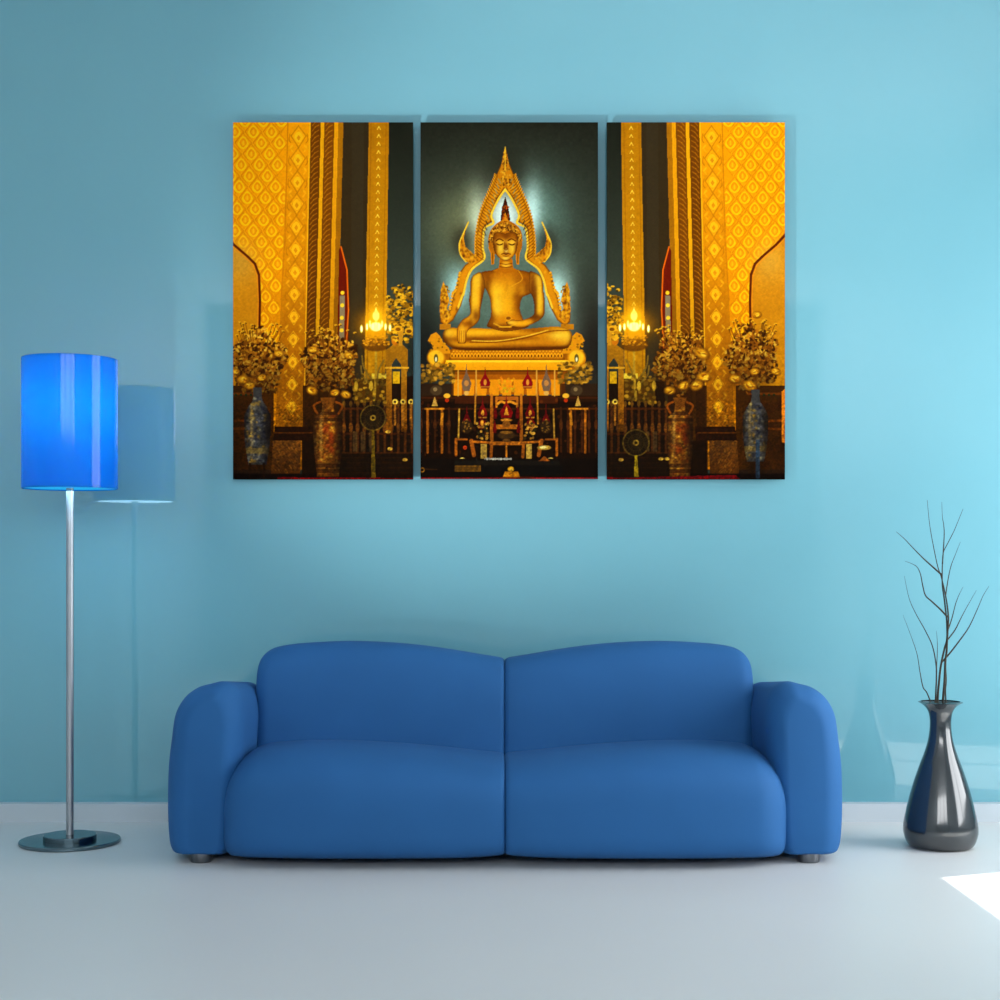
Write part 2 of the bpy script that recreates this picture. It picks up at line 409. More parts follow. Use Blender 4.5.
def petal(cx, cy, l, w, ang, col, alpha=.9):
    sl = win(cx-l-1, cx+l+1, cy-l-1, cy+l+1); c, s_ = math.cos(ang), math.sin(ang)
    x, y = XX[sl]-cx, YY[sl]-cy; a = (x*c+y*s_)/l; b_ = (-x*s_+y*c)/w
    put(sl, np.clip((1-np.sqrt(a*a+b_*b_))*2.2, 0, 1), col, alpha)
def side(mx, extra):
    """the gilded wall, pillars and offerings on one side of the statue; mx maps x to its mirrored place"""
    def P(l): return [(mx(x), y) for x, y in l]
    # distant wall strips
    poly(P([(342,120),(369,120),(366,480),(338,480)]), (66,52,28), col2=(72,50,16))
    poly(P([(352,120),(364,120),(362,400),(350,400)]), (72,60,38), .7)
    poly(P([(388,120),(416,120),(416,300),(386,300)]), (34,36,24), col2=(70,78,62))
    # slim gold pillar
    poly(P([(369,120),(389,120),(385,400),(364,400)]), (178,116,6), col2=(196,134,10))
    for dx in (2.2, 17.2): line(P([(369+dx,120),(364.6+dx,400)]), 1, (165,100,5), .7)
    for k in range(24):
        y = 128+k*8; xc = 379-(y-120)*.0155
        line(P([(xc-1.6,y+1.5),(xc,y-1),(xc+1.6,y+1.5)]), .9, (255,215,110), .8)
        ring(mx(xc), y+4, 5.5, 3.5, .8, (180,115,5), .4)
    # big patterned wall
    poly(P([(222,118),(313,118),(306,470),(222,470)]), (238,150,2), col2=(205,120,2))
    for r in range(22):
        for k in range(8):
            y = 121+r*11; x = 233+k*18.2+(9.1 if r % 2 else 0)-(r*1.0)-6
            if x > 287-(y-120)*.03 or y > 345: continue
            X = mx(x)
            for sx_ in (-1, 1):
                line([(X,y-9.5),(X+sx_*8.2,y),(X,y+10.5)], .9, (208,112,4), .55)
                line([(X+sx_*7.2,y-4),(X+sx_*9,y-1),(X+sx_*7.2,y+5)], .8, (250,176,20), .5)
            poly([(X,y-6.6),(X+5.2,y-.4),(X+4,y+4.2),(X,y+6.2),(X-4,y+4.2),(X-5.2,y-.4)], (255,188,14), .9, sm=True)
            poly([(X,y-5),(X+3.7,y),(X,y+4.6),(X-3.7,y)], (226,130,2), .9, sm=True); ell(X, y+.4, 1.8, 2.4, (248,172,16), .6)
            line([(X,y-2),(X,y+2)], .8, (255,200,40), .7)
            ell(X+9.1, y, 1.6, 1.4, (214,124,6), .6)
    # border column with big lozenges
    poly(P([(288,118),(311,118),(304,436),(275,436),(281,300)]), (238,150,4), col2=(168,98,6))
    line(P([(288,118),(285,240),(281,300)]), 1.3, (196,112,6), .8)
    for k in range(15):
        y = 138+k*22.5; x = 299-(y-120)*.026
        if y > 425: break
        X = mx(x)
        d = [(X,y-12),(X+7.5,y-2),(X,y+10),(X-7.5,y-2)]
        line(d+[d[0]], 1.1, (190,112,6), .75)
        d = [(X,y-6.5),(X+4.2,y-1),(X,y+5),(X-4.2,y-1)]
        poly(d, (255,186,30), .8, sm=True); poly([(X,y-3),(X+2,y),(X,y+3),(X-2,y)], (205,118,6), .8)
        for s in (-1, 1):
            petal(X+s*7.2, y+9, 3.4, 1.3, s*.9, (255,190,40), .5); petal(X+s*6.4, y+13, 2.6, 1, -s*.9, (255,190,40), .4)
            line([(X+s*8.6,y-4),(X+s*9.4,y+2),(X+s*7.6,y+5)], .9, (188,108,4), .6, sm=True)
            line([(X,y-9),(X+s*5.6,y-1.5),(X,y+7)], .8, (255,186,30), .55)
    # carved dark strips
    xs = [(311,321,(128,70,6)),(321,324.5,(235,160,14)),(324.5,334.5,(140,78,6)),(334.5,338.5,(228,150,12)),(338.5,343.5,(176,112,8))]
    for a, b_, c in xs:
        poly(P([(a,118),(b_,118),(b_-9*(b_>0),480),(a-9,480)]), c, col2=tuple(v*.8 for v in c))
    for a in (316, 329.5):
        for k in range(60):
            y = 122+k*5.2; x = a-(y-120)*.024
            line(P([(x-3.6,y+4),(x-.5,y),(x+3,y-2)]), 1.0, (205,130,12), .55)
    line(P([(310,118),(303,470)]), 1.2, (250,180,30), .8)
    # arch niche cut into the wall
    arch = [(222,232),(234,245),(248,257),(255,264),(259,275),(260,300),(258,400),(222,400)]
    poly(P(arch), (190,120,24), col2=(214,140,10))
    glow(mx(240), 262, 12, 14, (206,150,70), .8)
    line(P(arch[:-1]), 2.4, (110,36,4), 1); line(P([(x-1.8,y+1.2) for x, y in arch[:-1]]), .9, (235,130,20), .8)
    # small red arch behind with its jewelled strip
    poly(P([(341,246),(347,268),(348.5,300),(348,360),(337,360),(339,250)]), (120,24,4))
    line(P([(341,247),(347,270),(348.5,310),(346,350)]), 1.4, (226,96,10), 1)
    poly(P([(340,296),(345,296),(344,346),(339,346)]), (150,130,110))
    for k in range(6): ell(mx(342.5-k*.3), 293+k*12.5, 2, 2, (250,200,60), .95)
    for k in range(80):  ell(mx(rng.uniform(222,262)), rng.uniform(400,470), rng.uniform(2,5), rng.uniform(2,5), (60+rng.uniform(0,40),26,4), .3)
    # lower darkening
    for (a, b_, c) in ((222,262,.0),(262,274,.85)):
        rect(min(mx(a),mx(b_)), max(mx(a),mx(b_)), 386, 480, (60,26,4), .82 if c else .86)
    for y in (394, 421, 429): line(P([(222,y),(262,y)]), 2.4, (150,72,10), .7)
    for k in range(5): ell(mx(236+k*5), 395, 1.2, 1.2, (20,60,30), .8)
    rect(min(mx(303),mx(342)), max(mx(303),mx(342)), 386, 480, (62,28,4), .85)
    poly(P([(275,427),(315,427),(314,441),(273,441)]), (52,20,4)); line(P([(274,433),(312,433)]), 1.2, (130,66,10))
    poly(P([(273,441),(301,441),(300,475),(271,475)]), (150,90,30), col2=(112,58,8))
    for k in range(40): x = rng.uniform(274,300); y = rng.uniform(443,472); line(P([(x,y),(x+2,y+3)]), .9, (180,120,50), .4)
    rect(min(mx(302),mx(342)), max(mx(302),mx(342)), 441, 480, (32,12,2), .8)
    poly(P([(222,474),(416,474),(416,486),(222,486)]), (24,8,2), .95)
    # dark altar zone between the pillars and the panel edge
    poly(P([(346,382),(416,376),(416,480),(340,480)]), (40,18,4), .95)
    poly(P([(356,380),(388,376),(388,400),(354,404)]), (150,100,10), .6)
    rect(min(mx(372),mx(388)), max(mx(372),mx(388)), 374, 379, (250,220,100), .8)
    line(P([(341,409),(414,409)]), 2.2, (96,44,10)); line(P([(340,434),(414,434)]), 2, (84,36,8)); line(P([(340,453),(414,453)]), 1.6, (96,46,10), .8)
    for k in range(11):
        x = 344+k*6.8; line(P([(x,408),(x,452)]), 2.4, (110,56,14), .9); ell(mx(x), 428, 2, 5, (140,80,24), .9); ell(mx(x), 404, 1.6, 3, (150,100,30), .8)
    for k in (0, 1, 2): rect(mx(355+k*8)-2.3, mx(355+k*8)+2.3, 432, 452, (120,86,44), .8)
    for k in range(4): line(P([(342,458+k*5),(414,458+k*5)]), 1.2, (66,32,8), .6)
    # gilded frame near the panel edge
    for x in (389, 404): poly(P([(x-3,352),(x+3,352),(x+2.6,432),(x-2.6,432)]), (214,150,30), col2=(150,84,10))
    poly(P([(386,350),(392,346),(398,340),(404,346),(408,350),(408,372),(402,366),(396,358),(391,366),(386,372)]), (176,118,18), sm=False)
    line(P([(386,368),(408,368)]), 2, (235,170,50)); ell(mx(395), 341, 3.6, 4.6, (200,110,16)); ell(mx(395), 339, 2, 2, (240,190,70))
    rect(min(mx(393),mx(400)), max(mx(393),mx(400)), 372, 384, (250,190,20), .9)
    for x in (395, 403, 411): ell(mx(x), 402, 2.8, 2.8, (240,200,110)); ell(mx(x), 402, 1.2, 1.2, (60,30,6)); line(P([(x,405),(x,425)]), 2.4, (190,120,40), .9)
    # upper bouquet beside the central hanging
    for k in range(230):
        a = rng.uniform(0, 2*PI); r = rng.uniform(0, 1)**.6
        x = 402+r*17*math.cos(a); y = 310+r*30*math.sin(a)+4
        c = rng.uniform(0, 1); ell(mx(x), y, rng.uniform(1,2.8), rng.uniform(.8,2), (130+c*120, 85+c*100, 5+c*40), .9, .5)
        if k % 3 == 0: ell(mx(x+1), y+1, 1.4, 1.2, (40,34,10), .7)
    poly(P([(398,328),(404,328),(402,346),(399,346)]), (200,140,40))
    for x, y in ((398,329),(409,331)): ell(mx(x), y, 4.5, 3.4, (220,160,40)); ell(mx(x), y+.5, 2.6, 1.8, (120,70,8))
    # candelabrum
    c0 = 376
    line(P([(c0,340),(c0,372),(c0-2,400)]), 2.4, (190,150,50)); ell(mx(c0), 345, 14, 6.5, (110,64,8), .9)
    for k in range(60): ell(mx(c0+rng.uniform(-13,13)), 337+rng.uniform(-2,9), 1.3, .9, (lambda q: (120+q*120,76+q*84,12+q*20))(rng.uniform(0,1)), .8)
    glow(mx(c0), 326, 16, 12, (255,160,10), .45)
    glow(mx(c0), 324, 9, 7, (255,170,20), .7)
    for dx, y in ((-14.5,329),(-9,327),(-6,324),(-3,326),(0,322),(3,326),(6,324),(9.5,327),(14,328)):
        ell(mx(c0+dx), y, 1.5, 4, (255,225,110)); ell(mx(c0+dx), y, .9, 3, (255,255,225))
    glow(mx(c0), 316, 5, 6, (255,190,30), .9); ell(mx(c0), 316, 3.3, 5, (255,245,170)); poly(P([(c0-2,314),(c0,307),(c0+2,314)]), (255,240,150)); ell(mx(c0), 327, 6, 4.5, (255,250,210), .9)
    for (x0_, y0_, x1_, y1_) in ((372,380,362,356),(370,385,361,366),(378,385,384,360),(374,390,366,370)):
        line(P([(x0_,y0_),((x0_+x1_)/2-3,(y0_+y1_)/2),(x1_,y1_)]), 1.6, (150,120,50), .9, sm=True)
    for k in range(70):
        x = rng.uniform(354,386); y = rng.uniform(374,404); c = rng.uniform(0,1); ell(mx(x), y, rng.uniform(1,2.4), rng.uniform(1,2.2), (60+c*170,44+c*130,8+c*40), .75, .5)
    for x in (356, 371): ell(mx(x), 386, 2, 5, (225,180,60), .9)

def bouquet(cx, cy, rx, ry, seed, big):
    r_ = np.random.default_rng(seed)
    for k in range(10):
        glow(cx+r_.uniform(-.6,.6)*rx, cy+r_.uniform(-.5,.7)*ry, 6, 6, (70,36,4), .5)
    for k in range(900):
        a = r_.uniform(0, 2*PI); r = r_.uniform(0, 1)**.6*(1+.12*math.sin(5*a+seed))
        x = cx+r*rx*math.cos(a); y = cy+r*ry*math.sin(a)
        c = r_.uniform(0, 1); q = r_.uniform(0, 1)
        lit = .75+.25*(cy-y)/ry if q > .5 else .8
        if q < .30: col = (60+c*50, 28+c*26, 2)
        elif q < .68: col = (140+c*70, 76+c*50, 6+c*20)
        else: col = (214+c*40, 140+c*60, 30+c*60)
        col = tuple(v*min(1, lit+.1) for v in col)
        petal(x, y, r_.uniform(1.5, 3.4), r_.uniform(.9, 2.1), r_.uniform(0, PI), col, .9)
    for k in range(22):
        x = cx+r_.uniform(-rx, rx)*.95; y = cy-ry*r_.uniform(.8, 1.25)
        line([(x+(cx-x)*.2, y+11),(x,y)], .7, (120,74,10), .7); petal(x, y, 2.2, 1.3, r_.uniform(-.6,.6), (226,164,40)); petal(x+.8, y+.8, 1.3, .8, .3, (96,50,6), .8)
    for x, y, r in big:
        an = r_.uniform(-.5, .5)
        petal(x, y, r*1.25, r*.95, an, (96,48,4)); petal(x-.3, y-.3, r*1.12, r*.8, an, (236,160,24))
        for j in range(5): petal(x+r_.uniform(-.4,.4)*r, y+r_.uniform(-.3,.3)*r, r*.5, r*.16, an+r_.uniform(-.7,.7), ((255,206,80),(168,92,8))[j % 2], .8)

def tall_vase(cx, y0, y1, w, kind, seed):
    r_ = np.random.default_rng(seed); h = y1-y0
    sh = [(-.32,0),(.32,0),(.30,.10),(.36,.17),(.7,.25),(.97,.36),(1,.5),(.95,.68),(.82,.85),(.66,1),(-.66,1),(-.82,.85),(-.95,.68),(-1,.5),(-.97,.36),(-.7,.25),(-.36,.17),(-.30,.10)]
    if kind == 'brown': sh = [(-.5,0),(.5,0),(.36,.08),(.42,.18),(.86,.24),(1,.3),(.98,.5),(.9,.72),(.78,.9),(.74,1),(-.74,1),(-.78,.9),(-.9,.72),(-.98,.5),(-1,.3),(-.86,.24),(-.42,.18),(-.36,.08)]
    pts = [(cx+a*w, y0+b_*h) for a, b_ in sh]
    base = (84,80,76) if kind == 'blue' else (150,84,20)
    sl, m = poly(pts, base); cl = full(sl, m)
    for k in range(190):
        x = cx+r_.uniform(-w, w); y = y0+r_.uniform(.12, .97)*h; c = r_.uniform(0, 1)
        if kind == 'blue': col = ((176,166,140),(44,44,60),(180,140,60),(120,118,122))[int(c*4) % 4]
        else: col = ((216,146,50),(160,64,16),(230,170,64),(124,72,24))[int(c*4) % 4]
        glow(x, y, r_.uniform(.6,1.5), r_.uniform(.6,1.4), col, .85, cl)
    if kind == 'blue':
        for yy in (.82,): sl2 = win(cx-w, cx+w, y0+yy*h-1.5, y0+yy*h+1.5); put(sl2, cl[sl2], (176,146,80), .7)
    else:
        for k in range(7):
            glow(cx+r_.uniform(-.4,.5)*w, y0+(.36+.05*k)*h, 2.2, 2, (172,56,16), .8, cl)
        for yy in (.2, .28, .86, .93): sl2 = win(cx-w, cx+w, y0+yy*h-.6, y0+yy*h+.6); put(sl2, cl[sl2], (84,40,8), .7)
        for s in (-1, 1): line([(cx+s*w*.5, y0+4),(cx+s*w*.95, y0+8),(cx+s*w*.7, y0+.2*h)], 2, (170,84,16), .9, sm=True)
    glow(cx-w*.45, y0+.45*h, 1.3, .22*h, (230,190,120), .55, cl)
    glow(cx+w*.9, y0+.5*h, w*.3, h*.5, (20,8,2), .75, cl); glow(cx-w, y0+.5*h, w*.2, h*.5, (20,8,2), .6, cl)

def fan(cx, cy, r, base_y, col):
    ell(cx, cy, r, r, (40,26,8), .8); ring(cx, cy, r, r, 1.1, (150,120,40)); 
    for k in range(24):
        a = 2*PI*k/24; line([(cx+3*math.cos(a), cy+3*math.sin(a)), (cx+r*math.cos(a), cy+r*math.sin(a))], .5, (110,84,30), .45)
    ring(cx, cy, r*.62, r*.62, .7, (100,74,24), .6); ell(cx, cy, 3, 3, (190,150,60)); ell(cx, cy, 1.5, 1.5, (50,34,10))
    poly([(cx-1,cy+r),(cx+1.2,cy+r),(cx+2.6,base_y),(cx-2,base_y)], col)

side(lambda x: x, 0)
side(lambda x: 1010-x, 1)
# the middle hanging has no pillars: repaint its strip between x=417 and 603
sl = (slice(0, NH), slice((417-X0)*SX, (603-X0)*SX))
gg = np.clip((YY[sl]-120)/130, 0, 1)[..., None]
img[sl] = np.array((36,36,24))*(1-gg)+np.array((62,72,58))*gg+nz[sl][..., None]*2.0
def cglow(*a):
    c = np.zeros((NH, NW), np.float32); c[sl] = 1; glow(*a, clip=c)
cglow(505,265,70,80,(84,96,74),.75)
cglow(465,225,26,30,(150,160,112),.6); cglow(541,217,19,29,(112,150,132),.75)
cglow(532,214,7,22,(205,240,228),.8); cglow(477,222,8,24,(215,230,200),.7)
cglow(458,290,11,17,(175,225,215),.95); cglow(556,295,11,20,(200,240,225),.95)
cglow(575,325,12,12,(120,140,120),.6); cglow(505,172,12,14,(38,36,20),.6)
cglow(462,243,8,12,(60,54,32),.8); cglow(548,243,8,12,(58,56,40),.8)
cglow(425,355,14,40,(26,26,22),.9); cglow(594,350,14,40,(40,32,24),.9)
glow(505,218,11,20,(226,240,226),1)       # light seen through the arch
glow(505,300,30,40,(104,132,112),.8)

def A(u, v): return (410+u/5, 110+v/5)
def B(u, v): return (410+u/5, 290+v/5)
def both(fn, pts, *a, **k):
    fn(pts, *a, **k); fn([(1010.4-x, y) for x, y in pts], *a, **k)
GO, GD, GL, GM = (232,160,10), (120,66,4), (255,222,70), (200,130,8)
# aureole: outer ribbon with serrated edge
rib = [A(476,385),A(515,440),A(548,520),A(545,560),A(575,575),A(590,600),A(592,690),A(583,745),A(612,768),A(636,790),A(662,830),A(680,900),B(682,20),B(700,80),B(738,150),B(775,180),B(798,160),B(800,120),B(785,90),B(765,118),B(748,100),B(738,40),A(722,900),A(706,820),A(675,778),A(622,740),A(622,650),A(606,555),A(580,470),A(545,390),A(516,322),A(498,280),A(476,250)]
both(poly, rib, (222,150,12)); sl_, m_ = poly(rib, (222,150,12)); edge_shade(full(sl_, m_), 3, .5); sl_, m_ = poly([(1010.4-x, y) for x, y in rib], (222,150,12)); edge_shade(full(sl_, m_), 3, .5); both(line, rib+[rib[0]], 1.0, (150,90,6), .8)
inn = [A(476,398),A(512,452),A(545,525),A(535,565),A(572,585),A(584,620),A(588,690),A(581,745),A(640,795),A(668,850),A(684,920),B(690,30),B(712,90)]
both(line, inn, 2.0, GL, .95, sm=True)
outp = [A(520,330),A(545,392),A(580,470),A(606,555),A(620,650),A(620,735)]
oc = catmull(outp, 6)
for i in range(0, len(oc)-1):
    x, y = oc[i]; 
    both(poly, [(x-1,y-1),(x+2.2,y-2.8),(x+1,y+2)], (236,168,20)); both(line, [(x-7,y+5),(x-2,y+1.5),(x+.8,y-2)], .8, (130,74,4), .75)
oc = catmull([A(700,815),A(722,900),B(736,20),B(750,95)], 5)
for x, y in oc: both(ell_ := (lambda p, *a: ell(p[0][0], p[0][1], *a)), [(x+.5,y)], 1.4, 1.2, (240,176,30))
# spire of the aureole
sp = [A(476,186),A(486,225),A(497,285),A(512,318),A(520,370),A(500,372),A(476,392),A(452,372),A(434,370),A(440,318),A(455,285),A(466,225)]
poly(sp, (206,136,10)); 
for sgn in (-1, 1):
    for k in range(11):
        v = 345+k*26; u = 476+sgn*(34+k*8.2-max(0,k-7)*3)
        p, q_ = A(u, v), A(u-sgn*10, v+22); line([p, q_], 1.0, (70,74,44) if k > 7 else (150,170,140), .75)
for k in range(90):
    y = rng.uniform(200,380); w = (y-186)/200*38; u = 476+rng.uniform(-w, w); p = A(u, y); c = rng.uniform(0,1)
    ell(p[0], p[1], .9, 1.1, (110+c*145,62+c*140,4+c*50), .8)
line([A(476,186),A(476,290)], 1.2, GL, .7)
# horns
horn = [A(660,562),A(682,620),A(706,670),A(702,720),A(678,755),A(650,770),A(625,760),A(618,735),A(640,715),A(675,685),A(684,640)]
both(poly, horn, (214,142,12), sm=False); both(line, [A(660,562),A(686,620),A(705,670),A(700,722),A(672,760)], 1.3, GL, .9, sm=True); both(line, [A(672,690),A(650,720),A(630,738)], 1.6, GD, .6)
# naga finials left and right of the knees
fin = [A(785,858),A(798,900),A(802,960),B(798,40),B(804,100),B(798,140),B(778,165),B(760,150),B(742,130),B(752,112),B(768,96),B(758,60),A(752,970),A(764,910)]
both(poly, fin, (214,144,14))
for k in range(36):
    p = A(778+rng.uniform(-22,22), rng.uniform(880,1050)); c = rng.uniform(0,1)
    both(lambda q, *a: ell(q[0][0], q[0][1], *a), [p], .9, 1.0, (110+c*145,62+c*140,8), .8)
# pedestal
poly([B(150,172),B(205,172),B(205,200),B(150,200)], (190,130,16)); poly([B(755,172),B(820,172),B(820,200),B(755,200)], (190,130,16))
poly([B(120,300),B(860,300),B(880,345),B(870,400),B(110,400),B(95,345)], (170,104,6))
poly([B(205,295),B(765,295),B(775,352),B(195,352)], (196,124,8))
edge_shade(full(*poly([B(205,295),B(765,295),B(775,352),B(195,352)], (196,124,8))), 3, .6)
for k in range(34):
    p = B(210+k*16.6, 328); ell(p[0], p[1], 1.5, 2.6, (244,176,24)); ell(p[0], p[1]+.6, .8, 1.5, (130,64,4)); ell(p[0]+1.6, p[1]-4, .9, .7, (250,190,40), .7)
poly([B(180,352),B(800,352),B(812,402),B(165,402)], (250,186,16), col2=(236,160,8)); line([B(185,358),B(795,358)], 1.6, (255,226,60))
poly([B(200,402),B(790,402),B(790,436),B(200,436)], (150,84,4)); line([B(195,405),B(785,405)], .9, (60,26,2))
poly([B(215,425),B(770,425),B(780,525),B(205,525)], (176,100,6))
for k in range(9): p = B(235+k*62, 495); poly([(p[0]-5.5,p[1]-9),(p[0]+5.5,p[1]-9),(p[0]+4.5,p[1]+7),(p[0]-4.5,p[1]+7)], (240,160,14), .85)
# side gilt animals and round fans of flowers
for s in (0, 1):
    f = (lambda p: p) if s == 0 else (lambda p: (1012.6-p[0], p[1]))
    pts = [B(90,255),B(105,225),B(130,212),B(150,230),B(165,262),B(195,290),B(205,320),B(120,320),B(112,275)]
    poly([f(p) for p in pts], (220,150,14)); 
    for k in range(24):
        p = f(B(rng.uniform(95,190), rng.uniform(225,310))); c = rng.uniform(0,1); ell(p[0], p[1], 1.2, 1.0, (100+c*150,60+c*130,6), .8)
    p = f(B(130,338)); ell(p[0], p[1], 9, 8.6, (216,150,10)); ell(p[0], p[1], 7.4, 7.2, (250,200,40)); ell(p[0], p[1]+1, 2.2, 4.4, (110,104,40)); ell(p[0], p[1]+2, 1, 2.2, (230,230,190))
for poly_ in (rib, fin, horn):
    for mir in (0, 1):
        q_ = [(1010.4-x, y) if mir else (x, y) for x, y in poly_]
        sl_ = bb(q_); m_ = polymask(q_, sl_); cl = full(sl_, m_)
        xs_, ys_ = [p[0] for p in q_], [p[1] for p in q_]
        for k in range(150):
            x, y = rng.uniform(min(xs_), max(xs_)), rng.uniform(min(ys_), max(ys_))
            glow(x, y, .8, .9, (110,58,4) if k % 2 else (255,206,50), .5, cl)
# legs
leg = [B(163,232),B(172,203),B(205,190),B(260,192),B(330,192),B(410,194),B(480,200),B(560,196),B(640,190),B(720,184),B(775,190),B(806,212),B(810,245),B(798,280),B(770,296),B(650,302),B(500,304),B(350,304),B(240,300),B(195,282),B(172,262)]
sl_, m_ = poly(leg, (226,152,6), sm=True); cl = full(sl_, m_)
for u, v, a, b_, c, al in ((186,225,5,6,GL,.9),(740,232,7,5,(255,236,90),.85),(785,235,5,6,GL,.8),(330,222,20,4,(255,206,40),.8),(480,215,22,3.4,(255,200,36),.7),(600,262,28,3,(255,204,40),.8),(340,280,26,2.6,(252,196,30),.8),
        (330,248,26,2.4,(130,70,2),.8),(520,242,24,2.6,(150,84,2),.75),(420,300,50,2.2,(110,56,2),.8),(700,298,20,2.2,(110,56,2),.7),(640,206,14,2,(150,84,2),.7),(560,280,28,2.2,(160,90,2),.6),(690,262,14,2.4,(170,98,2),.5),(165,260,5,6,(120,64,2),.6)):
    p = B(u, v); glow(p[0], p[1], a, b_, c, al, cl)
line([B(300,262),B(430,262),B(560,245),B(700,208),B(790,204)], 1.0, (140,78,2), .8, sm=True); line([B(310,254),B(430,256),B(560,236),B(690,202)], .9, (255,222,80), .8, sm=True)
line([B(220,290),B(420,296),B(620,288),B(780,286)], 1.0, (120,62,2), .7, sm=True)
edge_shade(cl, 6, .75, dy=-3)
# arms and torso
tor = [A(446,790),A(505,790),A(540,800),A(600,815),A(620,860),A(606,915),B(562,40),B(550,95),B(568,150),B(590,186),B(480,208),B(400,190),B(385,176),B(404,130),B(402,60),A(392,925),A(368,880),A(345,860),A(352,815),A(410,802)]
sl_, m_ = poly(tor, (196,122,6), sm=True); cl = full(sl_, m_)
for u, v, a, b_, c, al in ((400,830,9,7,(150,84,4),.8),(480,830,10,7,(186,112,6),.5),(440,905,9,5,(255,214,50),.85),(530,900,10,6,(255,210,44),.85),(485,870,9,7,(226,150,14),.6),(430,940,8,1.8,(100,52,2),.8),(535,940,8,1.8,(110,58,2),.8),(483,925,2.4,9,(150,84,2),.7),
        (470,1000,12,10,(250,190,26),.8),(425,1000,2,16,(255,216,60),.8),(390,900,2.5,10,(110,56,2),.7),(585,900,3,9,(120,60,2),.7),(570,850,8,5,(150,84,4),.5)):
    p = A(u, v); glow(p[0], p[1], a, b_, c, al, cl)
for u, v, a, b_, c, al in ((470,60,13,14,(252,192,24),.75),(440,90,3,12,(255,220,70),.7),(540,60,4,16,(150,84,2),.8),(480,150,14,4,(206,130,8),.8),(490,186,16,2.2,(110,54,2),.8),(410,150,3,6,(120,60,2),.6)):
    p = B(u, v); glow(p[0], p[1], a, b_, c, al, cl)
edge_shade(cl, 5, .7)
line([A(540,800),A(560,850),A(490,900),A(470,1000)], .9, (240,180,40), .5, sm=True)
larm = [A(352,812),A(316,828),A(302,860),A(300,930),B(297,10),B(295,60),B(300,120),B(262,150),B(238,185),B(234,215),B(240,265),B(262,268),B(280,262),B(285,215),B(300,195),B(330,172),B(350,140),B(352,100),B(364,40),A(374,890),A(372,850)]
sl_, m_ = poly(larm, (214,138,8), sm=True); cl = full(sl_, m_)
for u, v, a, b_, c, al in ((338,850,4,8,(255,216,60),.85),(322,960,2.6,18,(255,214,56),.9),(302,950,1.6,22,(130,70,4),.8),(362,960,1.8,20,(120,62,2),.8)):
    p = A(u, v); glow(p[0], p[1], a, b_, c, al, cl)
for u, v, a, b_, c, al in ((325,60,3,14,(255,206,44),.8),(300,130,6,3,(255,200,40),.7),(330,130,3,5,(110,56,2),.7),(262,225,3,8,(255,206,50),.9),(290,170,6,2,(120,62,2),.5)):
    p = B(u, v); glow(p[0], p[1], a, b_, c, al, cl)
edge_shade(cl, 3, .75)
for u in (248, 257, 266, 275): line([B(u,205),B(u+1,258)], .7, (150,84,4), .7)
rarm = [A(600,808),A(640,822),A(662,850),A(668,920),B(670,10),B(674,70),B(672,120),B(650,150),B(600,176),B(555,190),B(500,178),B(480,165),B(500,150),B(560,150),B(612,130),B(622,100),B(614,40),A(594,900),A(596,850)]
sl_, m_ = poly(rarm, (214,138,8), sm=True); cl = full(sl_, m_)
for u, v, a, b_, c, al in ((636,850,4,8,(255,220,70),.85),(645,960,2.6,18,(255,216,60),.9),(612,930,2,22,(120,62,2),.8),(668,950,1.6,22,(140,76,4),.8)):
    p = A(u, v); glow(p[0], p[1], a, b_, c, al, cl)
for u, v, a, b_, c, al in ((648,60,3,14,(255,212,50),.8),(640,140,6,3,(120,62,2),.8),(580,168,10,2.6,(250,190,30),.8),(500,165,5,2.4,(255,214,70),.8),(625,60,2,18,(110,56,2),.7)):
    p = B(u, v); glow(p[0], p[1], a, b_, c, al, cl)
edge_shade(cl, 3, .75)
both(line, [B(420,168),B(455,185),B(505,186)], 1.4, (250,196,40), .6)
poly([B(485,130),B(492,105),B(500,130),B(515,145),B(490,160),B(470,150)], (226,156,20)); ell(*B(492,142), 2.4, 1.6, (120,66,4), .7)
# neck, head
poly([A(448,745),A(512,745),A(516,790),A(545,806),A(480,818),A(412,806),A(444,790)], (190,116,6)); ell(*A(480,775), 4, 3, (255,210,60), .8, .8)
for v in (768, 784): line([A(450,v),A(480,v+5),A(510,v)], .8, (120,62,2), .8)
both(poly, [A(552,640),A(560,690),A(548,720),A(546,775),A(532,772),A(526,710)], (206,132,10)); both(line, [A(540,712),A(538,765)], .8, (110,56,2), .8)
hair = [A(396,690),A(392,640),A(402,605),A(420,580),A(446,560),A(476,545),A(508,560),A(536,580),A(554,605),A(562,640),A(558,690),A(530,720),A(425,720)]
poly(hair, (186,116,12), sm=True)
for k in range(260):
    a = rng.uniform(PI*.98, PI*2.02); r = rng.uniform(.62, 1.02); u = 477+82*r*math.cos(a); v = 655+98*r*math.sin(a)
    p = A(u, v+ (10 if v < 600 else 0)); c = rng.uniform(0,1)
    if v > 548: ell(p[0], p[1], .95, .95, (90+c*165,46+c*150,4+c*50), .85)
poly([A(455,560),A(462,525),A(476,505),A(492,525),A(500,560)], (210,140,16)); poly([A(452,552),A(458,500),A(468,462),A(476,432),A(485,462),A(494,500),A(502,552),A(476,560)], (84,36,8)); poly([A(460,556),A(476,512),A(492,556)], (214,140,20))
for k in range(24): p = A(476+rng.uniform(-16,16), rng.uniform(480,550)); ell(p[0], p[1], .8, 1, (150+rng.uniform(0,60),80,16), .7)
face = [A(414,640),A(424,616),A(450,612),A(477,618),A(504,612),A(530,616),A(538,640),A(536,690),A(522,726),A(500,748),A(478,756),A(455,748),A(430,724),A(417,690)]
sl_, m_ = poly(face, (206,130,8), sm=True); cl = full(sl_, m_)
